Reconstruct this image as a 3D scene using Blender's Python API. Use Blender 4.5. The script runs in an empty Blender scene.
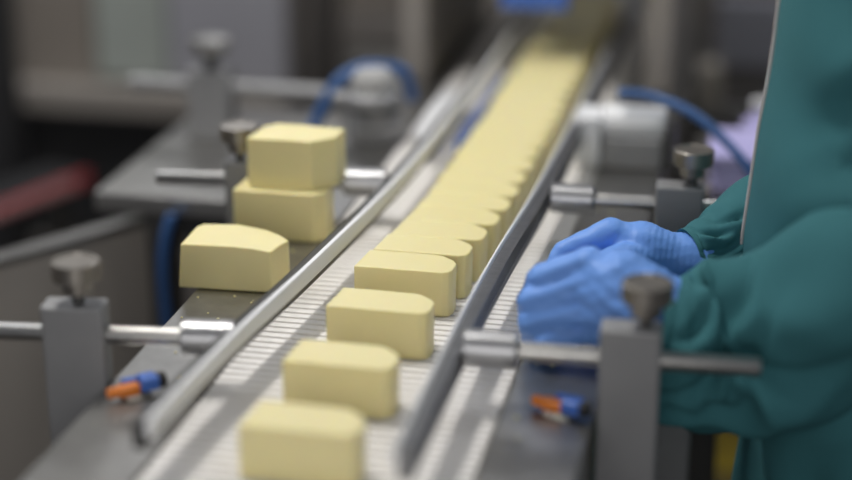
import bpy, bmesh, math, random
from mathutils import Vector, Matrix, noise
random.seed(7)
S = bpy.context.scene
COL = S.collection
V = Vector

# ------------------------------------------------------------------ camera
cam = bpy.data.cameras.new('camera')
camo = bpy.data.objects.new('camera', cam); COL.objects.link(camo)
CAM_LOC = V((0.35, 0.0, 1.547))
PITCH, YAW, FPX = 20.0372, 12.1324, 1700.0
camo.location = CAM_LOC
camo.rotation_euler = (math.radians(90 - PITCH), 0, math.radians(YAW))
cam.sensor_width = 36.0
cam.lens = FPX / 852 * 36.0
cam.clip_start = 0.05
cam.dof.use_dof = True
cam.dof.focus_distance = 1.675
cam.dof.aperture_fstop = 1.1
S.camera = camo

# ------------------------------------------------------------------ world, lamps, exposure
w = bpy.data.worlds.new('world'); S.world = w; w.use_nodes = True
w.node_tree.nodes['Background'].inputs[0].default_value = (0.86, 0.90, 1.0, 1)
w.node_tree.nodes['Background'].inputs[1].default_value = 0.13

def area(name, loc, sx, sy, power, col=(1, 1, 1), rot=(0, 0, 0)):
    l = bpy.data.lights.new(name, 'AREA'); l.shape = 'RECTANGLE'; l.size = sx; l.size_y = sy
    l.energy = power; l.color = col
    o = bpy.data.objects.new(name, l); o.location = loc; o.rotation_euler = rot; COL.objects.link(o)
    return o
area('ceiling_tube_light', (-0.56, 1.80, 2.75), 0.08, 0.6, 26, (1.0, 0.975, 0.93))
area('front_fill_light', (0.25, -1.1, 1.7), 1.6, 1.3, 18, (1.0, 0.98, 0.96), (math.radians(85), 0, 0))  # added soft fill panel behind the camera for front faces; no doorway is modelled
area('left_back_fill_light', (-2.2, 2.45, 2.8), 0.4, 1.2, 24, (0.94, 0.96, 1.0))  # added fill that lifts the dim machines at the back left
area('right_back_fill_light', (0.9, 2.75, 2.8), 0.4, 0.8, 11, (0.94, 0.96, 1.0))  # added fill for the background right of the belt
area('far_sheen_light', (-1.05, 4.7, 2.6), 1.1, 0.5, 8, (0.96, 0.97, 1.0), (math.radians(-40), 0, 0))  # added beyond the belt to lay a whitish sheen on the block tops
S.view_settings.view_transform = 'Standard'
S.view_settings.look = 'None'
S.view_settings.gamma = 1.0
S.view_settings.use_curve_mapping = False
S.view_settings.exposure = 0.0
S.cycles.use_denoising = True

# ------------------------------------------------------------------ pixel of the photograph -> point on a plane of the place
_p, _y = math.radians(PITCH), math.radians(YAW)
_h = V((-math.sin(_y), math.cos(_y), 0)); _r = V((math.cos(_y), math.sin(_y), 0))
_f = _h * math.cos(_p) + V((0, 0, -math.sin(_p))); _u = _r.cross(_f)
def _ray(x, y): return _f + _r * ((x - 426) / FPX) + _u * ((240 - y) / FPX)
def at_y(px, py, Y): d = _ray(px, py); return CAM_LOC + d * ((Y - CAM_LOC.y) / d.y)
def at_z(px, py, Z): d = _ray(px, py); return CAM_LOC + d * ((Z - CAM_LOC.z) / d.z)

# ------------------------------------------------------------------ materials
def mat(name, col, rough=0.5, metal=0.0, noise_scale=0, noise_amt=0.0, bump=0.0, bump_scale=200, stretch=(1, 1, 1), sss=0, sss_r=(1, .6, .3), sss_scale=.01, spec=0.5, emit=None, alpha=1, trans=0):
    m = bpy.data.materials.new(name); m.use_nodes = True
    nt = m.node_tree; b = nt.nodes['Principled BSDF']
    b.inputs['Base Color'].default_value = (*col, 1)
    b.inputs['Roughness'].default_value = rough
    b.inputs['Metallic'].default_value = metal
    b.inputs['Specular IOR Level'].default_value = spec
    if sss:
        b.inputs['Subsurface Weight'].default_value = sss
        b.inputs['Subsurface Radius'].default_value = sss_r
        b.inputs['Subsurface Scale'].default_value = sss_scale
    if trans: b.inputs['Transmission Weight'].default_value = trans
    if emit:
        b.inputs['Emission Color'].default_value = (*emit[0], 1); b.inputs['Emission Strength'].default_value = emit[1]
    if noise_scale or bump:
        tc = nt.nodes.new('ShaderNodeTexCoord'); mp = nt.nodes.new('ShaderNodeMapping')
        mp.inputs['Scale'].default_value = stretch
        nt.links.new(tc.outputs['Object'], mp.inputs['Vector'])
    if noise_scale:
        n = nt.nodes.new('ShaderNodeTexNoise'); n.inputs['Scale'].default_value = noise_scale; n.inputs['Detail'].default_value = 5
        nt.links.new(mp.outputs[0], n.inputs['Vector'])
        mx = nt.nodes.new('ShaderNodeMix'); mx.data_type = 'RGBA'
        mx.inputs[6].default_value = (*[c * (1 - noise_amt) for c in col], 1)
        mx.inputs[7].default_value = (*[min(1, c * (1 + noise_amt)) for c in col], 1)
        nt.links.new(n.outputs['Fac'], mx.inputs[0]); nt.links.new(mx.outputs[2], b.inputs['Base Color'])
    if bump:
        n2 = nt.nodes.new('ShaderNodeTexNoise'); n2.inputs['Scale'].default_value = bump_scale; n2.inputs['Detail'].default_value = 4
        nt.links.new(mp.outputs[0], n2.inputs['Vector'])
        bp = nt.nodes.new('ShaderNodeBump'); bp.inputs['Strength'].default_value = bump; bp.inputs['Distance'].default_value = 0.002
        nt.links.new(n2.outputs['Fac'], bp.inputs['Height']); nt.links.new(bp.outputs[0], b.inputs['Normal'])
    return m
M = {}
M['steel'] = mat('brushed_steel', (.50, .49, .47), .34, 1.0, 60, .18, .15, 300, (1, 12, 1))
M['polished'] = mat('polished_steel', (.66, .65, .63), .22, 1.0, 40, .08)
M['plate'] = mat('worn_steel_plate', (.31, .305, .295), .38, 1.0, 45, .25, .12, 150)
M['alu'] = mat('grey_anodised_metal', (.30, .30, .305), .55, .4, 30, .10)
M['rail'] = mat('dull_rail_steel', (.11, .11, .11), .42, .9, 60, .35, .2, 200, (1, 6, 1))
M['rail_bright'] = mat('scuffed_rail_steel', (.25, .25, .255), .40, .9, 60, .35, .2, 200, (1, 6, 1))
M['collar'] = mat('grey_turned_collar', (.40, .40, .41), .36, .9, 50, .1)
M['knob'] = mat('dull_turned_metal', (.34, .315, .285), .38, .95, 50, .1)
M['dark'] = mat('dark_steel', (.10, .098, .095), .5, .6, 25, .2)
M['black'] = mat('black_rubber', (.018, .018, .02), .6)
M['belt'] = mat('white_belt_plastic', (.84, .815, .79), .5, 0, 120, .07)
M['strip'] = mat('white_wear_plastic', (.86, .86, .87), .4)
M['butter'] = mat('pale_yellow_cheese', (.84, .745, .385), .40, 0, 35, .03, .10, 160, sss=.30, sss_r=(1, .75, .25), sss_scale=.006)
M['coat'] = mat('teal_cotton', (.045, .165, .185), .85, 0, 14, .10, .25, 900, spec=.2)
M['trim'] = mat('pale_piping', (.55, .50, .48), .8)
M['glove'] = mat('blue_nitrile', (.165, .355, .84), .48, 0, 20, .06, .30, 130, spec=.4)
M['hose'] = mat('blue_hose_plastic', (.035, .11, .30), .4)
M['bluep'] = mat('blue_plastic', (.06, .16, .55), .4)
M['orange'] = mat('orange_plastic', (.75, .22, .035), .45)
M['red'] = mat('red_paint', (.34, .035, .04), .5)
M['pink'] = mat('faded_pink_paint', (.50, .27, .27), .6)
M['floor'] = mat('dark_resin_floor', (.055, .048, .042), .45, 0, 6, .25)
M['yellow'] = mat('yellow_floor_paint', (.45, .32, .02), .6, 0, 8, .2)
M['wall'] = mat('grey_wall_panel', (.42, .415, .41), .6, 0, 3, .08)
M['cabinet'] = mat('grey_cabinet_paint', (.30, .275, .25), .5, .2, 8, .08)
M['cabinet_face'] = mat('grey_brown_cabinet_face', (.46, .42, .375), .6, .1, 8, .08)
M['panel_warm'] = mat('brown_grey_panel', (.22, .195, .17), .6, .1, 4, .1)
M['panel_green'] = mat('green_grey_panel', (.33, .36, .335), .5, .1, 4, .1)
M['panel_blue'] = mat('blue_grey_panel', (.36, .36, .40), .45, .2, 4, .1)
M['panel_dark'] = mat('dark_grey_panel', (.19, .175, .165), .55, .1, 4, .1)
M['beige'] = mat('beige_plastic', (.50, .45, .37), .6)
M['violet'] = mat('violet_plastic_with_glow', (.58, .54, 1.0), .3, 0, 12, .2)  # violet plastic, colour raised to stand in for its lit glow
M['olive'] = mat('olive_yellow_paint', (.60, .48, .10), .6)
M['trouser'] = mat('white_trouser_cotton', (.5, .5, .5), .9)
M['skin'] = mat('skin', (.55, .33, .24), .5)

# ------------------------------------------------------------------ mesh helpers
def obj(name, bm, m, parent=None, smooth=False, loc=(0, 0, 0)):
    bmesh.ops.recalc_face_normals(bm, faces=bm.faces)
    me = bpy.data.meshes.new(name); bm.to_mesh(me); bm.free()
    me.materials.append(m)
    if smooth:
        for p in me.polygons: p.use_smooth = True
    o = bpy.data.objects.new(name, me); COL.objects.link(o)
    o.location = loc
    if parent: o.parent = parent
    return o
def sharp(o, ang=40):
    bm = bmesh.new(); bm.from_mesh(o.data)
    for e in bm.edges:
        e.smooth = not (len(e.link_faces) == 2 and e.calc_face_angle(0) > math.radians(ang))
    bm.to_mesh(o.data); bm.free()
    for p in o.data.polygons: p.use_smooth = True
    return o
def thing(name, label, cat, loc=(0, 0, 0), rz=0, group=None):
    o = bpy.data.objects.new(name, None); COL.objects.link(o); o.empty_display_size = .05
    o.location = loc; o.rotation_euler = (0, 0, rz)
    return tag(o, label, cat, group)
def tag(o, label=None, cat=None, group=None, kind=None):
    if label: o['label'] = label
    if cat: o['category'] = cat
    if group: o['group'] = group
    if kind: o['kind'] = kind
    return o
def dup(root, loc, rz, label, group=None):
    r = root.copy(); COL.objects.link(r); r.location = loc; r.rotation_euler = (0, 0, rz); r['label'] = label
    if group: r['group'] = group
    for ch in list(root.children):
        c = ch.copy(); COL.objects.link(c); c.parent = r
        for g in ch.children:
            d = g.copy(); COL.objects.link(d); d.parent = c
    return r
def box(bm, x0, x1, y0, y1, z0, z1, bev=0.0, seg=2, mtx=None):
    t = bmesh.new()
    bmesh.ops.create_cube(t, size=1)
    for v in t.verts:
        v.co = V(((x0 + x1) / 2 + v.co.x * (x1 - x0), (y0 + y1) / 2 + v.co.y * (y1 - y0), (z0 + z1) / 2 + v.co.z * (z1 - z0)))
    if bev: bmesh.ops.bevel(t, geom=t.edges[:], offset=bev, segments=seg, affect='EDGES', profile=.5)
    if mtx: bmesh.ops.transform(t, matrix=mtx, verts=t.verts)
    merge(bm, t)
def merge(bm, t):
    me = bpy.data.meshes.new('t'); t.to_mesh(me); t.free(); bm.from_mesh(me); bpy.data.meshes.remove(me)
def BX(*a, **k): bm = bmesh.new(); box(bm, *a, **k); return bm
def rings(bm, rs, cap=True, closed=True):
    prev = None; first = None
    for r in rs:
        vs = [bm.verts.new(p) for p in r]
        if prev:
            n = len(vs)
            for i in range(n if closed else n - 1):
                bm.faces.new((prev[i], prev[(i + 1) % n], vs[(i + 1) % n], vs[i]))
        else: first = vs
        prev = vs
    if cap:
        bm.faces.new(first[::-1]); bm.faces.new(prev)
def lathe(bm, prof, origin=(0, 0, 0), axis='z', n=32):
    """prof: (radius, along)."""
    o = V(origin); rs = []
    for r, a in prof:
        ring = []
        for i in range(n):
            t = 2 * math.pi * i / n; c, s = r * math.cos(t), r * math.sin(t)
            ring.append(o + (V((c, s, a)) if axis == 'z' else V((a, c, s)) if axis == 'x' else V((c, a, s))))
        rs.append(ring)
    rings(bm, rs)
def LT(prof, origin=(0, 0, 0), axis='z', n=32): bm = bmesh.new(); lathe(bm, prof, origin, axis, n); return bm
def spline(pts, n):
    """Catmull-Rom through tuples of any length."""
    P = [pts[0]] + list(pts) + [pts[-1]]; out = []
    segs = len(pts) - 1
    for k in range(n + 1):
        u = k / n * segs; i = min(int(u), segs - 1); t = u - i
        a, b, c, d = P[i], P[i + 1], P[i + 2], P[i + 3]
        out.append(tuple(.5 * ((2 * b[j]) + (-a[j] + c[j]) * t + (2 * a[j] - 5 * b[j] + 4 * c[j] - d[j]) * t * t + (-a[j] + 3 * b[j] - 3 * c[j] + d[j]) * t ** 3) for j in range(len(b))))
    return out
def frames(pts):
    T = []
    for i in range(len(pts)):
        a = pts[max(0, i - 1)]; b = pts[min(len(pts) - 1, i + 1)]; T.append((b - a).normalized())
    up = V((0, 0, 1)) if abs(T[0].z) < .9 else V((0, 1, 0))
    N = (up - T[0] * up.dot(T[0])).normalized(); out = []
    for t in T:
        N = (N - t * N.dot(t)).normalized(); out.append((t, N, t.cross(N)))
    return out
def tube(bm, pts, r, n=14, steps=40):
    sp = [V(p) for p in spline([tuple(p) for p in pts], steps)]
    fr = frames(sp)
    rings(bm, [[c + (N * math.cos(2 * math.pi * i / n) + B * math.sin(2 * math.pi * i / n)) * r for i in range(n)] for c, (t, N, B) in zip(sp, fr)])
def TB(pts, r, n=14, steps=40): bm = bmesh.new(); tube(bm, pts, r, n, steps); return bm
def soft(o):
    m = o.modifiers.new('wn', 'WEIGHTED_NORMAL'); m.mode = 'FACE_AREA'; m.weight = 100; return o
def prism(poly, z0, z1, bev=0, seg=2):
    bm = bmesh.new()
    a = [bm.verts.new((x, y, z0)) for x, y in poly]; b = [bm.verts.new((x, y, z1)) for x, y in poly]
    n = len(poly)
    bm.faces.new(a[::-1]); bm.faces.new(b)
    for i in range(n): bm.faces.new((a[i], a[(i + 1) % n], b[(i + 1) % n], b[i]))
    if bev: bmesh.ops.bevel(bm, geom=bm.edges[:], offset=bev, segments=seg, affect='EDGES', profile=.5)
    return bm

# ------------------------------------------------------------------ the setting
tag(obj('floor', BX(-3.2, 2.6, -1.2, 5.2, -.1, 0), M['floor']), kind='structure')
tag(obj('wall_back', BX(-3.2, 2.6, 5.2, 5.3, 0, 3.0), M['wall']), kind='structure')
tag(obj('wall_left', BX(-3.3, -3.2, -1.2, 5.3, 0, 3.0), M['wall']), kind='structure')
tag(obj('trim_1', BX(-.5, 1.4, 2.97, 3.20, 0.0005, .003), M['yellow']), kind='structure')

# ------------------------------------------------------------------ conveyor
Y0, Y1 = 0.55, 2.93
conv = thing('belt_conveyor', 'long steel belt conveyor with ribbed white belt running away from the camera', 'conveyor', (0, Y0, 0))
bm = bmesh.new()
pitch = .0127; y = 0.0; prof = [(0, .0)]
prof = []
while y < Y1 - Y0:
    prof += [(y, -.0045), (y + .0012, -.0004), (y + .0022, 0), (y + .0085, 0), (y + .0095, -.0004), (y + .0107, -.0045)]
    y += pitch
L = [bm.verts.new((-.131, a, .9 + b)) for a, b in prof]; R = [bm.verts.new((.131, a, .9 + b)) for a, b in prof]
for i in range(len(prof) - 1): bm.faces.new((L[i], L[i + 1], R[i + 1], R[i]))
box(bm, -.131, .131, 0, Y1 - Y0, .882, .8945)
obj('belt', bm, M['belt'], conv)
for s in (-1, 1):
    bm = bmesh.new(); xi, xo = .133, .213 if s > 0 else .221
    x0, x1 = sorted((s * xi, s * xo))
    box(bm, x0, x1, 0, Y1 - Y0, .894, .902, .0015)
    obj('side_plate', bm, M['plate'], conv)
    x0, x1 = sorted((s * (xo - .03), s * (xo - .002)))
    obj('side_beam', BX(x0, x1, 0, Y1 - Y0, .78, .894, .002), M['steel'], conv)
    for yy in (.12, 1.30, 2.30):
        x0, x1 = sorted((s * .15, s * .19))
        obj('leg', BX(x0, x1, yy, yy + .04, .0, .80, .003), M['dark'], conv)
obj('cross_beam', BX(-.15, .15, 1.31, 1.33, .3, .34), M['dark'], conv)
obj('return_tray', BX(-.18, .18, .05, Y1 - Y0 - .05, .80, .806), M['dark'], conv)

# ------------------------------------------------------------------ guide rails: white wear strip inside, steel channel outside
def rail(name, pts, s, label, q=.0065, h=.024, steel='rail'):
    """pts: (x, y) of the strip's top inner line; s: +1 if the steel lies on +x."""
    t = thing(name, label, 'guide rail', (pts[0][0], pts[0][1], .933), 0, 'guide rails along the belt')
    sp = [V((a, b, 0)) for a, b in spline(pts, 40)]
    o = V((pts[0][0], pts[0][1], 0))
    def sweep(prof, m, nm):
        bm = bmesh.new(); rs = []
        for i, c in enumerate(sp):
            d = (sp[min(i + 1, 40)] - sp[max(i - 1, 0)]).normalized(); nrm = V((d.y, -d.x, 0)) * s
            rs.append([c - o + nrm * a + V((0, 0, b)) for a, b in prof])
        rings(bm, rs); sharp(obj(nm, bm, m, t))
    sweep([(0, .013), (.0008, .012), (q, .012), (q, .027), (q - .0012, .029), (.0012, .029), (0, .027)], M['strip'], 'wear_strip')
    sweep([(q + .0002, .001), (q + .0110, .001), (q + .0120, .002), (q + .0120, .006), (q + .0105, .007), (q + .0105, h - .005), (q + .0120, h - .004), (q + .0120, h - .001), (q + .0105, h), (q + .0002, h)], M[steel], 'steel_channel')
    return t
rail('guide_rail', [(-.110, 1.125), (-.098, 1.31), (-.079, 1.50), (-.059, 1.76), (-.052, 2.05), (-.05, 2.5), (-.05, 2.9)], -1, 'left guide rail with broad white strip, funnelling in beside the loose blocks')
rail('guide_rail', [(.083, 1.12), (.082, 1.37), (.085, 1.55), (.094, 1.80), (.098, 2.3), (.098, 2.9)], 1, 'right guide rail with thin bright edge, next to the blue gloves', .004, .026, 'rail_bright')

# ------------------------------------------------------------------ rail brackets
def bracket(name, label, loc, rz=0, px=.118, pw=.052, top=.992, kx=0, rod=.25, low=.55):
    """Local: rail contact at x=0 on the rod's axis (z=.95), rod runs to +x."""
    t = thing(name, label, 'bracket', loc, rz, 'rail brackets with thumb knobs')
    bm = LT([(.0, 0), (.0145, 0), (.0165, .002), (.0165, .046), (.0145, .048), (0, .048)], (.0, 0, .95), 'x', 32)
    sharp(obj('collar', bm, M['collar'], t))
    bm = LT([(0, .03), (.0083, .03), (.0083, rod - .002), (.007, rod), (0, rod)], (.0, 0, .95), 'x', 24)
    sharp(obj('rod', bm, M['steel'], t))
    obj('post', BX(px, px + pw, -.014, .014, low, top, .0025), M['alu'], t)
    c = (px + pw / 2 + kx, 0, top)
    kb = sharp(obj('knob', LT([(0, .009), (.0085, .009), (.0132, .0108), (.0138, .0225), (.0206, .0228), (.0214, .0236), (.0214, .0396), (.0206, .0404), (.0185, .0404), (.0180, .0392), (0, .0388)], c, 'z', 36), M['knob'], t), 22)
    bm = bmesh.new()
    for k in range(24):
        box(bm, .0206, .0222, -.0012, .0012, .0245, .0390, 0, 1, Matrix.Translation(c) @ Matrix.Rotation(k * math.pi / 12, 4, 'Z'))
    obj('grip_ridges', bm, M['knob'], kb)
    sharp(obj('screw', LT([(0, -.008), (.0055, -.008), (.0055, .012), (0, .012)], c, 'z', 16), M['dark'], t))
    return t
bracket('rail_bracket', 'nearest right bracket, its grey post in front of the teal sleeve', (.097, 1.333, .003), .045, top=.981, kx=.012, rod=.254)
bracket('rail_bracket', 'farther right bracket with grey post standing behind the far blue glove', (.112, 1.764, 0), .02, px=.114, top=.974, kx=.012, rod=.21)
bracket('rail_bracket', 'nearest left bracket with grey post beside the orange and blue sensor', (-.108, 1.325, -.004), math.pi + .13, px=.1165, pw=.056, top=.980, kx=-.004, rod=.27)
bracket('rail_bracket', 'left bracket whose knob shows behind the two stacked blocks', (-.080, 1.786, -.004), math.pi + .12, px=.150, pw=.034, top=.974, rod=.265)

# ------------------------------------------------------------------ blocks
BLOCK = [(-.0495, 0), (.039, 0), (.046, .003), (.0485, .011), (.0485, .026), (.044, .035), (.032, .0465), (.025, .049), (-.045, .049)]
def block_mesh(poly, h, taper=0.0, lip=0.0):
    bm = prism(poly, 0, h, .0015, 2)
    bmesh.ops.subdivide_edges(bm, edges=[e for e in bm.edges if e.calc_length() > .02], cuts=3, use_grid_fill=True)
    for v in bm.verts:
        n = noise.noise(v.co * 40 + V((h * 100, 0, 0))) * .0008
        v.co += V((n, n * .5, n * .6 if v.co.z > .01 else 0))
    return bm
me0 = soft(sharp(obj('cheese_block', block_mesh(BLOCK, .0475), M['butter']), 60))
GB = 'cheese blocks in a row on the belt'
ordn = ['first', 'second', 'third', 'fourth', 'fifth', 'sixth', 'seventh', 'eighth', 'ninth', 'tenth', 'eleventh', 'twelfth']
row = [(-.002, 1.157, 0.0), (-.004, 1.285, .0), (.0, 1.413, -.006), (.0, 1.519, .0)]
y = 1.5695; i = 0
while y < 2.86:
    x = .0035 + .0215 * min(1, max(0, (y - 1.53) / .2))
    row.append((x + random.uniform(-.002, .002), y, random.uniform(-.004, .004)))
    y += .0490; i += 1
NL = ['nearest pale yellow block, blurred, alone at the front of the belt', 'second pale yellow block from the front, standing clear of its neighbours',
      'third pale yellow block from the front with a clipped back corner', 'sharp fourth pale yellow block, first of the tightly packed row']
for k, (x, y, a) in enumerate(row):
    o = me0 if k == 0 else me0.copy()
    if k: COL.objects.link(o)
    o.location = (x, y, .9002); o.rotation_euler = (0, 0, a)
    if k < 4: lb = NL[k]
    elif k < 12: lb = f'pale yellow block packed in the belt row, {ordn[k]} from the front'
    else: lb = 'pale yellow block in the far blurred stretch of the packed belt row'
    tag(o, lb, 'cheese block', GB if k < 12 else 'far blurred blocks packed on the belt')
# loose blocks on the left side plate
bm = prism([(-.05, 0), (.049, 0), (.061, .030), (.049, .043), (.030, .056), (-.002, .066), (-.044, .064), (-.049, .055)], 0, .0475, .0022, 2)
bmesh.ops.subdivide_edges(bm, edges=[e for e in bm.edges if e.calc_length() > .015], cuts=4, use_grid_fill=True)
for v in bm.verts:
    v.co.x += .004 * (v.co.z / .047) * (1 if v.co.x < -.03 else 0)
    d = math.exp(-((v.co.x - .042) ** 2 + (v.co.y - .004) ** 2) / .00012) * (v.co.z / .047)
    v.co.z -= .0035 * d
    v.co.z += .0015 * (1 - (v.co.x / .06) ** 2) * (v.co.z / .047)
o = soft(sharp(obj('cheese_block', bm, M['butter'], loc=(-.190, 1.537, .9025)), 60)); o.rotation_euler = (0, 0, .05)
tag(o, 'single loose pale yellow block with curved back and dented corner on the left steel plate', 'cheese block', 'loose blocks on the side plate')
bm = block_mesh([(-.052, 0), (.040, 0), (.052, .012), (.052, .042), (.040, .050), (-.049, .050)], .0555)
o = soft(sharp(obj('cheese_block', bm, M['butter'], loc=(-.180, 1.692, .9025)), 60))
tag(o, 'lower pale yellow block of the stack of two on the left plate', 'cheese block', 'loose blocks on the side plate')
bm = block_mesh([(-.047, 0), (.026, 0), (.049, .022), (.051, .058), (-.028, .064), (-.040, .05)], .0560)
o = soft(sharp(obj('cheese_block', bm, M['butter'], loc=(-.171, 1.706, .9585)), 60)); o.rotation_euler = (0, 0, .02)
tag(o, 'upper pale yellow block resting on top of the stack of two', 'cheese block', 'loose blocks on the side plate')

rc = random.Random(3); bm = bmesh.new()
for k in range(60):
    yy = rc.uniform(1.2, 1.95); xx = rc.uniform(-.215, -.137) if rc.random() < .7 else rc.uniform(.137, .20)
    r = rc.uniform(.0006, .0017)
    t = bmesh.new(); bmesh.ops.create_icosphere(t, subdivisions=1, radius=r)
    for v in t.verts: v.co = V((v.co.x * rc.uniform(.8, 1.6), v.co.y, v.co.z * .7)) + V((xx, yy, .902 + r * .6))
    merge(bm, t)
tag(obj('cheese_crumbs', bm, M['butter']), 'tiny pale crumbs scattered on the steel side plates', 'crumbs', kind='stuff')

# ------------------------------------------------------------------ little sensors on the side plates
def sensor(loc, rz, label, flip=1):
    t = thing('photo_sensor', label, 'sensor', loc, rz, 'orange and blue sensors'); t.scale = (.78, .82, .9)
    obj('foot', BX(-.016, .016, -.012, .012, 0, .004, .001), M['steel'], t)
    bm = bmesh.new(); box(bm, -.022, .004, -.007, .007, .004, .015, .003)
    lathe(bm, [(0, -.034), (.004, -.034), (.0055, -.031), (.0055, -.02), (0, -.02)], (0, 0, .0095), 'x', 16)
    obj('body', bm, M['orange'], t)
    bm = bmesh.new(); box(bm, .004, .026, -.010, .012, .006, .020, .003); box(bm, -.012, .006, .008, .018, .004, .016, .002)
    obj('housing', bm, M['bluep'], t)
    sharp(obj('cap', LT([(0, .026), (.008, .026), (.008, .034), (.006, .036), (0, .036)], (0, 0, .0125), 'x', 20), M['black'], t))
    return t
sensor((-.187, 1.280, .902), math.radians(42), 'small orange and blue sensor on the left steel plate beside the bracket post')
sensor((.184, 1.322, .902), math.radians(-18), 'small orange and blue sensor on the right plate below the blue gloves')

exec_bg = True
# ------------------------------------------------------------------ background: left side
tb = thing('steel_side_table', 'grey steel side table with thick bright front edge left of the conveyor', 'table', (-.5, 1.93, 0))
obj('table_top', BX(0, .235, 0, .42, .835, .86, .003), M['steel'], tb)
for (x, yy) in ((.06, .02), (.19, .02), (.06, .36), (.19, .36)):
    obj('leg', BX(x, x + .035, yy, yy + .035, 0, .835, .003), M['dark'], tb)
tag(obj('air_hose', TB([at_y(172, 215, 1.915), at_y(165, 240, 1.91), at_y(163, 280, 1.91), at_y(170, 350, 1.915)], .007), M['hose'], smooth=True), 'blue hose hanging down behind the leg of the side table', 'hose')
# post clamp on the side table
ck = thing('post_clamp', 'blurred grey post with a knob standing on the steel side table', 'bracket', (-.43, 2.2, .86), 0)
obj('post', BX(-.031, .031, -.02, .02, 0, .098, .003), M['alu'], ck)
sharp(obj('knob', LT([(0, .112), (.012, .112), (.024, .122), (.028, .124), (.028, .140), (.02, .143), (0, .143)], (0, 0, 0), 'z', 28), M['steel'], ck))
obj('screw', LT([(0, .095), (.009, .095), (.009, .115), (0, .115)], (0, 0, 0), 'z', 16), M['dark'], ck)
obj('rod', LT([(0, -.12), (.0105, -.12), (.0105, .19), (0, .19)], (0, .0, .072), 'x', 20), M['alu'], ck)

# angled cabinet
a, b = at_z(-120, 291, .80), at_z(147, 217, .80)
d = (b - a); ln = d.length; rz = math.atan2(d.y, d.x)
cb = thing('floor_cabinet', 'dark grey cabinet with pale top edge, set at an angle behind the nearest left bracket', 'cabinet', (a.x, a.y, 0), rz)
obj('body', BX(0, ln, 0, .022, .05, .788, .003), M['cabinet_face'], cb)
obj('top_rim', BX(-.002, ln + .002, -.003, .024, .788, .80, .003), M['steel'], cb)
obj('plinth', BX(.02, ln - .02, .002, .020, 0, .05), M['black'], cb)

# red striped barrier arm farther back
a, b = at_y(-40, 228, 2.45), at_y(92, 198, 2.75)
d = b - a; rz = math.atan2(d.y, d.x); pt = math.atan2(d.z, math.hypot(d.x, d.y))
rb = thing('red_bench_edge', 'low dark bench with a red and pink front edge in the shadow at far left', 'bench', (a.x, a.y, 0), rz)
L_ = math.hypot(d.x, d.y)
obj('bench_top', BX(0, L_, .012, .10, a.z - .02, a.z + .012, .002), M['black'], rb)
obj('edge_strip', BX(0, L_, 0, .012, a.z - .012, a.z + .012, .003), M['red'], rb)
obj('edge_stripe', BX(.0, L_ - .04, -.003, .0, a.z - .007, a.z + .009, .0005), M['pink'], rb)
for x in (.03, L_ - .06): obj('leg', BX(x, x + .03, .03, .06, 0, a.z - .02), M['dark'], rb)

# machine housing across the back left
mh = thing('machine_housing', 'big dark machine with pale upper panels and a black opening at the far left', 'machine', (-1.5, 3.0, 0))
obj('frame', BX(0, .94, .03, .5, 0, 1.5, .004), M['panel_dark'], mh)
obj('warm_panel', BX(.30, .55, 0, .03, .70, 1.48, .004), M['panel_warm'], mh)
obj('green_panel', BX(.555, .70, 0, .03, .715, 1.48, .004), M['panel_green'], mh)
obj('blue_panel', BX(.705, .935, 0, .03, .715, 1.48, .004), M['panel_blue'], mh)
obj('lower_ledge', BX(.2, .94, -.05, .03, .655, .705, .004), M['cabinet'], mh)
obj('opening', BX(.1, .9, .012, .032, .38, .645), M['black'], mh)  # flat black slab standing in for the shade inside the opening
obj('base_panel', BX(.0, .94, .0, .03, .05, .37, .003), M['panel_dark'], mh)
tag(obj('black_post', BX(-1.10, -1.02, 2.74, 2.82, 0, 1.5, .006), M['black']), 'black upright post at the far left edge', 'post')

# dark machine in the middle back
mm = thing('filling_machine', 'dark brown grey machine at the back, left of the far end of the belt', 'machine', (-.545, 3.3, 0))
obj('body', BX(0, .36, .0, .45, 0, .80, .01), M['panel_dark'], mm)
obj('upper_panel', BX(.0, .13, .02, .4, .80, 1.4, .01), M['panel_warm'], mm)
obj('side_panel', BX(.14, .36, .04, .4, .80, 1.4, .01), M['cabinet'], mm)
obj('front_panel', BX(.16, .35, -.012, .0, .62, .79, .004), M['cabinet'], mm)
obj('yellow_lid', BX(.19, .28, .0, .04, .86, .97, .004), M['olive'], mm)
obj('motor', LT([(0, 0), (.045, 0), (.05, .01), (.05, .12), (.04, .13), (0, .13)], (.05, -.09, .70), 'x', 28), M['dark'], mm)
obj('pipe', TB([(.0, -.03, .62), (.12, -.04, .63), (.2, -.04, .70), (.22, -.04, .80)], .018), M['steel'], mm)

# regulator with hose between table and belt
rg = thing('air_regulator', 'round grey air regulator with a pale cap beside the left guide rail', 'regulator', (-.172, 2.10, .9025))
sharp(obj('body', LT([(0, 0), (.034, 0), (.036, .004), (.036, .028), (.033, .030), (.033, .036), (.037, .038), (.037, .06), (.03, .066), (0, .066)], n=32), M['alu'], rg))
sharp(obj('cap', LT([(0, .066), (.028, .066), (.030, .070), (.029, .084), (.022, .092), (0, .093)], n=32), M['wall'], rg))
obj('fitting', LT([(0, -.055), (.011, -.055), (.011, -.03), (0, -.03)], (0, 0, .05), 'x', 18), M['alu'], rg)
obj('band', LT([(0, .04), (.0385, .04), (.0385, .047), (0, .047)], n=32), M['dark'], rg)
rg.scale = (.98, .98, 1.0)
p = V((-.145, 2.12, .9))
tag(obj('air_hose', TB([at_y(310, 135, 2.10), at_y(322, 110, 2.11), at_y(338, 82, 2.12), at_y(362, 68, 2.14), at_y(390, 68, 2.16), at_y(405, 74, 2.17), at_y(412, 100, 2.18)], .0085), M['hose'], smooth=True), 'blue hose arching over the round grey regulator left of the belt', 'hose')
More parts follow.
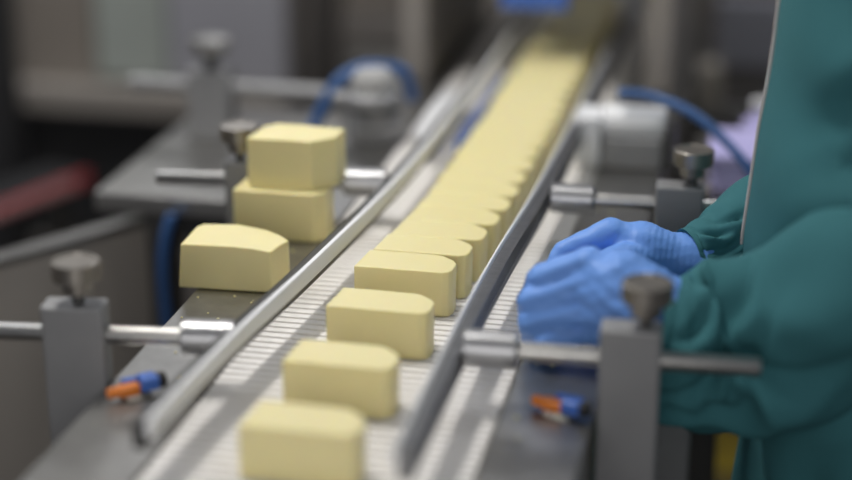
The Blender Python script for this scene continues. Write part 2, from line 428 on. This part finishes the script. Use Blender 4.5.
tag(obj('guard_plate', prism([(-.108, 2.06), (-.078, 2.0), (-.076, 2.26), (-.104, 2.26), (-.110, 2.22), (-.112, 2.15)], .9025, .93, .002), M['strip']), 'white plastic plate between the regulator and the left guide rail', 'plate')
tag(obj('blue_edge_strip', BX(-.048, -.038, 2.02, 2.36, .905, .93, .002), M['bluep']), 'dark blue strip lying inside the left rail beside the packed blocks', 'strip')

# ------------------------------------------------------------------ background: right side
pc = thing('air_cylinder', 'pale grey air cylinder lying across the right side of the belt', 'cylinder', (.125, 2.06, .902))
obj('end_cap', BX(-.022, .010, -.03, .03, .0, .066, .004), M['strip'], pc)
bm = bmesh.new(); box(bm, .012, .088, -.028, .028, .0, .040, .004); obj('body', bm, M['alu'], pc)
sharp(obj('barrel', LT([(0, .012), (.018, .012), (.020, .015), (.020, .085), (.018, .088), (0, .088)], (0, -.005, .056), 'x', 28), M['strip'], pc))
obj('mount', BX(.09, .10, -.03, .03, 0, .06, .002), M['dark'], pc)
tag(obj('air_hose', TB([at_y(618, 93, 2.04), at_y(650, 96, 2.04), at_y(690, 112, 2.02), at_y(722, 138, 2.0), at_y(748, 168, 1.98), at_y(765, 200, 1.97)], .0058), M['hose'], smooth=True), 'blue hose curving from the air cylinder down behind the person', 'hose')
st = thing('steel_work_table', 'grey steel table right of the belt, behind the gloved hands', 'table', (.24, 1.86, 0))
obj('table_top', BX(0, .75, 0, .50, .835, .86, .003), M['steel'], st)
obj('front_edge', BX(0, .75, -.012, 0, .80, .858, .002), M['steel'], st)
for (x, yy) in ((.025, .02), (.69, .02), (.30, .44), (.69, .44)):
    obj('leg', BX(x, x + .04, yy, yy + .04, 0, .835, .003), M['dark'], st)
vb = thing('violet_tray', 'shiny pale violet plastic tray on the steel table beside the coat', 'tray', (.325, 2.14, .86))
obj('shell', BX(-.055, .10, -.06, .06, 0, .05, .012, 3), M['violet'], vb)
obj('rim', BX(-.06, .105, -.065, .065, .045, .055, .004), M['violet'], vb)
cl = thing('clear_bottle', 'shiny violet tinted clear bottle far back beside the coat edge', 'bottle', (.325, 2.31, .86))
sharp(obj('bottle_body', LT([(0, 0), (.022, 0), (.024, .004), (.024, .035), (.010, .045), (.010, .055), (0, .055)], n=24), M['violet'], cl))
obj('bottle_cap', LT([(0, .055), (.012, .055), (.012, .066), (0, .066)], n=20), M['strip'], cl)
bb = thing('valve_block', 'brown and black valve block on the steel table under the blue hose', 'valve', (.262, 2.0, .86))
obj('block_body', BX(-.024, .012, -.015, .015, 0, .036, .003), M['panel_warm'], bb)
obj('coil', BX(-.008, .016, -.018, .012, .0, .024, .003), M['black'], bb)

mr = thing('packing_machine', 'grey brown machine filling the far right behind the belt', 'machine', (.13, 3.0, 0))
obj('body', BX(0, 1.2, 0, .5, .45, .80, .006), M['panel_dark'], mr)
for x in (.03, 1.11): obj('leg', BX(x, x + .06, .40, .46, .004, .45), M['dark'], mr)
obj('control_box', BX(.02, .115, -.06, .03, .735, .81, .006), M['beige'], mr)
obj('upper_panel', BX(.0, .5, .05, .3, .8, 1.4, .006), M['cabinet'], mr)
obj('inset_panel', BX(.12, .3, .035, .05, .84, .93, .003), M['panel_dark'], mr)
obj('front_panel', BX(.0, .6, -.012, .0, .52, .69, .003), M['panel_warm'], mr)
obj('blue_panel', BX(.10, .22, -.01, .05, .80, .92, .006), M['panel_blue'], mr)
obj('rail_bar', BX(-.0, .5, -.03, .0, .70, .73, .003), M['steel'], mr)

# tunnel over the far end of the belt
tn = thing('belt_tunnel', 'dark tunnel hood shading the far end of the belt', 'machine', (0, 2.40, 0))
obj('hood_side', BX(-.205, -.165, 0, .5, .9025, 1.19, .004), M['cabinet'], tn)
obj('hood_side', BX(.155, .195, 0, .5, .9025, 1.19, .004), M['cabinet'], tn)
obj('hood_top', BX(-.205, .195, 0, .5, 1.19, 1.4, .004), M['cabinet'], tn)
f = at_y(500, 9, 2.38); g = at_y(568, 9, 2.38)
obj('blue_flap', BX(f.x, g.x, -.02, -.006, f.z, 1.20, .005), M['bluep'], tn, loc=(0, 0, 0))

# ------------------------------------------------------------------ the person
pr = thing('person', 'person in teal work coat and blue gloves working at the right side of the belt', 'person', (.48, 1.62, 0))
P0 = V((.48, 1.62, 0))
def skin_body():
    vs = [((.50, 1.62, .93), .11), ((.485, 1.62, 1.15), .10), ((.48, 1.62, 1.34), .075), ((.47, 1.62, 1.47), .05), ((.455, 1.62, 1.55), .055), ((.44, 1.62, 1.64), .085), ((.445, 1.62, 1.72), .07),
          ((.50, 1.53, .86), .085), ((.49, 1.53, .48), .055), ((.50, 1.53, .09), .038), ((.40, 1.53, .035), .032),
          ((.50, 1.71, .86), .085), ((.49, 1.71, .48), .055), ((.50, 1.71, .09), .038), ((.40, 1.71, .035), .032),
          ((.495, 1.525, 1.33), .035), ((.54, 1.415, 1.07), .035), ((.30, 1.44, .93), .024),
          ((.495, 1.715, 1.33), .035), ((.53, 1.78, 1.08), .035), ((.31, 1.605, .966), .022)]
    ed = [(0, 1), (1, 2), (2, 3), (3, 4), (4, 5), (5, 6), (0, 7), (7, 8), (8, 9), (9, 10), (0, 11), (11, 12), (12, 13), (13, 14), (2, 15), (15, 16), (16, 17), (2, 18), (18, 19), (19, 20)]
    me = bpy.data.meshes.new('body'); me.from_pydata([tuple(V(v) - P0) for v, r in vs], ed, []); me.materials.append(M['skin'])
    o = bpy.data.objects.new('body', me); COL.objects.link(o); o.parent = pr
    md = o.modifiers.new('skin', 'SKIN'); md.use_smooth_shade = True
    for i, (v, r) in enumerate(vs):
        o.data.skin_vertices[0].data[i].radius = (r, r)
        o.data.skin_vertices[0].data[i].use_root = (i == 0)
    sd = o.modifiers.new('sub', 'SUBSURF'); sd.levels = 2; sd.render_levels = 2
    return o
body = skin_body()
bm = LT([(.094, -.035), (.099, -.01), (.102, .03), (.098, .07), (.08, .11), (.045, .135), (0, .143)], (.452 - P0.x, 0, 1.66), 'z', 28)
obj('hair_cap', bm, M['strip'], pr, True)
# trousers and shoes
for s in (1.53, 1.71):
    bm = bmesh.new(); rs = []
    for z, r in ((.90, .10), (.7, .095), (.48, .075), (.28, .068), (.06, .066)):
        rs.append([V((.50 + math.cos(t) * r * 1.05, s + math.sin(t) * r * .9, z)) - P0 for t in [2 * math.pi * k / 24 for k in range(24)]])
    rings(bm, rs); obj('trouser_leg', bm, M['trouser'], pr, True)
    bm = bmesh.new(); box(bm, .33, .58, s - .045, s + .045, 0, .075, .03, 4)
    bmesh.ops.translate(bm, vec=-P0, verts=bm.verts); obj('shoe', bm, M['strip'], pr, True)

def fold(v, amp, sc, seed):
    return amp * (noise.noise(V((v.x * sc[0], v.y * sc[1], v.z * sc[2] + seed))))
def ridge(x, c, wd): return math.exp(-((x - c) / wd) ** 2)
PIPE = []
# creases: (along, across, direction, half length, half width, depth)
TORSO = [(.46, 1.205, .25, .06, .010, .016), (.445, 1.115, -.12, .055, .011, .015), (.47, 1.06, -.35, .05, .010, .012), (.405, 1.16, .7, .04, .012, .006), (.40, .80, 1.35, .07, .012, .010), (.44, .74, 1.2, .07, .012, .010)]
NEAR = [(.075, .07, -.55, .045, .010, .010), (.105, .115, -.9, .040, .009, .011), (.130, .045, .5, .05, .011, .012), (.165, .10, .25, .05, .010, .013), (.150, .15, -.3, .05, .011, .012), (.195, .06, -.5, .05, .012, .012),
        (.035, .10, .1, .03, .006, .005), (.035, .15, -.1, .035, .006, .006), (.06, .165, .2, .04, .008, .008), (.215, .13, .6, .05, .012, .012), (.09, .02, .2, .04, .010, .006)]
FAR = [(.05, .05, .6, .03, .007, .007), (.075, .09, -.5, .03, .008, .007), (.10, .04, .3, .03, .009, .008), (.03, .09, .1, .025, .006, .004)]
def crease(u, v, L):
    d = 0
    for a, b, th, ln, wd, dp in L:
        x, y = u - a, v - b; c, q = math.cos(th), math.sin(th)
        m, n = x * c + y * q, -x * q + y * c + 8 * (x * c + y * q) ** 2
        g = math.exp(-(m / ln) ** 2)
        d += dp * g * (math.exp(-(n / wd) ** 2) - .8 * math.exp(-((n - 1.9 * wd) / (1.3 * wd)) ** 2))
    return d
def coat():
    bm = bmesh.new(); n = 72
    # torso: z, centre x, half depth x, half width y
    prof = [(.52, .535, .215, .225), (.62, .52, .19, .22), (.70, .512, .176, .215), (.78, .508, .165, .21), (.86, .500, .158, .208), (.95, .492, .160, .208), (1.05, .488, .156, .208),
            (1.15, .487, .151, .208), (1.25, .488, .146, .206), (1.35, .490, .130, .20), (1.41, .485, .10, .16), (1.46, .475, .065, .075), (1.49, .472, .06, .065)]
    rs = []
    for z, cx, a, b in spline(prof, 90):
        ring = []
        for k in range(n):
            t = 2 * math.pi * k / n; c, s = math.cos(t), math.sin(t)
            sx = math.copysign(abs(c) ** .85, c); sy = math.copysign(abs(s) ** .85, s)
            p = V((cx - .008 + .012 * max(0, min(1, (z - .98) / .25)) + a * sx, 1.62 + b * sy, z))
            nr = V((c, s, 0))
            # drapes: diagonal pulls towards the waist plus vertical waves at the hem
            d = fold(p, .016, (4, 5, 11), 3) + .005 * math.sin(9 * t + 14 * z) * max(0, min(1, (1.0 - z) / .3))
            front = max(0, -s)   # the side towards the camera
            d += front * (.013 * math.sin((z - .55 * p.x) * 46 + 1.5 * math.sin(p.x * 16)) * ridge(z, 1.10, .14))
            d -= front * crease(p.x, p.z, TORSO)
            d *= 1 - .85 * max(0, -c) ** 4
            ring.append(p + nr * d - P0)
        rs.append(ring)
        if .86 < z < 1.34: PIPE.append(ring[n // 2 + 2])
    rings(bm, rs)
    # sleeves: x, y, z, radius horizontal, radius vertical
    def sleeve(path, seed, CR, steps=190, n=90):
        sp = spline(path, steps); LEN = sum((V(q[:3]) - V(r[:3])).length for q, r in zip(sp, sp[1:])); pts = [V(q[:3]) for q in sp]; fr = frames(pts); rr = []
        for i, (c, (t, N, B)) in enumerate(zip(pts, fr)):
            u = i / steps; ring = []
            for k in range(n):
                a = 2 * math.pi * k / n
                dirv = N * math.cos(a) * sp[i][4] + B * math.sin(a) * sp[i][3]
                p = c + dirv
                amp = .017 * min(1, u * 5)
                d = fold(p, amp, (11, 8, 16), seed)
                d += .0025 * min(1, u * 5) * math.sin(34 * u + 3.6 * math.cos(a - .6) + 1.6 * math.sin(2 * a) + seed) * (.5 + .5 * math.sin(a + seed + 5 * u))
                d += .0016 * math.sin(70 * u + 4 * math.sin(a + seed)) * ridge(u, .14, .10)
                d -= crease(u * LEN, a * .075, CR) * min(1, u * LEN / .04)
                if .030 < u < .040: d -= .0018
                ring.append(p + dirv.normalized() * d - P0)
            rr.append(ring)
        # inner lip of the cuff
        lip = [pts[0] - P0 + (q - (pts[0] - P0)) * .93 + (pts[1] - pts[0]) * 3 for q in rr[0]]
        rings(bm, [lip] + rr, cap=True)
    sleeve([(.246, 1.428, .927, .053, .060), (.278, 1.436, .920, .058, .074), (.322, 1.446, .921, .062, .090), (.370, 1.442, .946, .066, .082), (.425, 1.435, .985, .070, .080), (.49, 1.425, 1.02, .074, .080),
            (.54, 1.415, 1.07, .078, .075), (.55, 1.42, 1.15, .072, .075), (.53, 1.44, 1.26, .068, .07), (.50, 1.49, 1.37, .06, .06)], 1.3, NEAR)
    sleeve([(.272, 1.580, .962, .026, .026), (.30, 1.60, .966, .037, .036), (.335, 1.63, .974, .050, .048), (.40, 1.68, .99, .06, .056), (.47, 1.74, 1.02, .066, .062), (.53, 1.78, 1.07, .07, .066),
            (.54, 1.79, 1.15, .068, .068), (.525, 1.78, 1.26, .066, .066), (.50, 1.75, 1.37, .06, .06)], 5.1, FAR)
    return sharp(obj('work_coat', bm, M['coat'], pr), 70)
coat()
bm = bmesh.new()
tube(bm, [p + V((-.0008, 0, 0)) for p in PIPE[::3]], .0019, 8, 80)
obj('coat_piping', bm, M['trim'], pr, True)

# ---- gloves: round cones fused into one skin
def cone(bm, p0, r0, p1, r1, n=20):
    p0, p1 = V(p0), V(p1); t = (p1 - p0).normalized()
    up = V((0, 0, 1)) if abs(t.z) < .9 else V((1, 0, 0)); N = (up - t * up.dot(t)).normalized(); B = t.cross(N)
    rs = []
    for k in range(1, 6):
        a = math.pi / 2 * (1 - k / 5); rs.append((p0 - t * r0 * math.sin(a), r0 * math.cos(a) if k else 0))
    for k in range(0, 5):
        a = math.pi / 2 * (k / 5); rs.append((p1 + t * r1 * math.sin(a), r1 * math.cos(a)))
    rings(bm, [[c + (N * math.cos(2 * math.pi * i / n) + B * math.sin(2 * math.pi * i / n)) * max(r, 1e-4) for i in range(n)] for c, r in rs])
def chain(bm, pts):
    for (a, ra), (b, rb) in zip(pts[:-1], pts[1:]): cone(bm, a, ra, b, rb)
def glove(name, chains, wr, label=None, smooth=11):
    bm = bmesh.new()
    for c in chains: chain(bm, c)
    bmesh.ops.translate(bm, vec=-P0, verts=bm.verts)
    o = obj(name + '_raw', bm, M['glove'])
    r = o.modifiers.new('r', 'REMESH'); r.mode = 'VOXEL'; r.voxel_size = .0019
    s = o.modifiers.new('s', 'SMOOTH'); s.iterations = smooth; s.factor = .5
    dg = bpy.context.evaluated_depsgraph_get()
    me = bpy.data.meshes.new_from_object(o.evaluated_get(dg)); me.name = name
    me.materials.clear(); me.materials.append(M['glove'])
    bpy.data.objects.remove(o)
    for v in me.vertices:      # stretched nitrile wrinkles: fine near the wrist, long ones on the back of the hand
        p = v.co + P0
        q = wr(p)
        v.co += v.normal * (q + .0007 * noise.noise(V((p.x * 60, p.y * 60, p.z * 140))))
        v.co.z = max(v.co.z, .9035)
    for p in me.polygons: p.use_smooth = True
    g = bpy.data.objects.new(name, me); COL.objects.link(g); g.parent = pr
    if label: g['label'] = label
    return g
Y = at_y
def wr_near(p): return .0006 * math.sin((p.x * .55 + p.z) * 420 + 3 * noise.noise(p * 30)) * ridge(p.x, .235, .04) + .0019 * noise.noise(V((p.x * 16, p.y * 16, (p.z - p.x * .55) * 110)))
def wr_far(p): return .0002 * math.sin(p.x * 1100 + 2 * noise.noise(p * 40)) * ridge(p.x, .25, .03)
near = [
    # back of the hand: wrist to the four knuckles
    [(Y(720, 325, 1.440), .026), (Y(672, 312, 1.434), .030), (Y(622, 290, 1.439), .037), (Y(600, 286, 1.442), .028)],
    [(Y(640, 300, 1.429), .034), (Y(588, 266, 1.444), .0185)],
    [(Y(640, 305, 1.426), .034), (Y(582, 286, 1.436), .0180)],
    [(Y(640, 312, 1.426), .033), (Y(583, 312, 1.431), .0160)],
    [(Y(640, 318, 1.428), .030), (Y(588, 330, 1.432), .0145)],
    [(Y(625, 290, 1.439), .030), (Y(595, 305, 1.444), .024)],
    # index, middle, ring, little: three joints each, curling away round the far side
    [(Y(588, 265, 1.444), .0172), (Y(543, 277, 1.444), .0138), (Y(533, 294, 1.470), .0118), (Y(548, 316, 1.488), .0098)],
    [(Y(582, 287, 1.436), .0172), (Y(531, 300, 1.434), .0132), (Y(531, 320, 1.466), .0114), (Y(548, 330, 1.482), .0100)],
    [(Y(583, 309, 1.431), .0165), (Y(531, 322, 1.428), .0130), (Y(533, 336, 1.457), .0110), (Y(552, 338, 1.474), .0098)],
    [(Y(588, 330, 1.432), .0140), (Y(544, 340, 1.420), .0108), (Y(546, 345, 1.446), .0096), (Y(560, 344, 1.460), .0086)],
    # thumb, tucked on the far side
    [(Y(640, 285, 1.449), .021), (Y(600, 272, 1.476), .0150), (Y(570, 280, 1.494), .0120), (Y(552, 290, 1.499), .0100)],
]
glove('glove', near, wr_near)
far = [
    [(Y(696, 262, 1.585), .031), (Y(668, 262, 1.575), .029), (Y(640, 250, 1.565), .029)],
    [(Y(640, 252, 1.565), .029), (Y(612, 236, 1.560), .0175)],
    [(Y(640, 256, 1.57), .029), (Y(612, 250, 1.585), .0175)],
    [(Y(640, 262, 1.575), .027), (Y(612, 266, 1.595), .016)],
    # index bent over the top of the other hand, then middle and ring behind it, little finger below
    [(Y(611, 234, 1.558), .0165), (Y(585, 244, 1.545), .0135), (Y(563, 252, 1.535), .0110), (Y(556, 262, 1.528), .0095)],
    [(Y(612, 246, 1.582), .0165), (Y(580, 254, 1.575), .0130), (Y(560, 268, 1.565), .0110), (Y(560, 282, 1.55), .0098)],
    [(Y(612, 260, 1.592), .0155), (Y(582, 272, 1.588), .0122), (Y(566, 286, 1.56), .0105), (Y(572, 294, 1.54), .0095)],
    [(Y(614, 272, 1.595), .0140), (Y(592, 284, 1.57), .0108), (Y(582, 292, 1.555), .0096), (Y(588, 298, 1.54), .0086)],
    # thumb, on the near side, lying along the back of the other hand
    [(Y(648, 262, 1.555), .020), (Y(622, 258, 1.53), .0150), (Y(604, 262, 1.515), .0118), (Y(592, 270, 1.508), .010)],
]
glove('glove', far, wr_far)
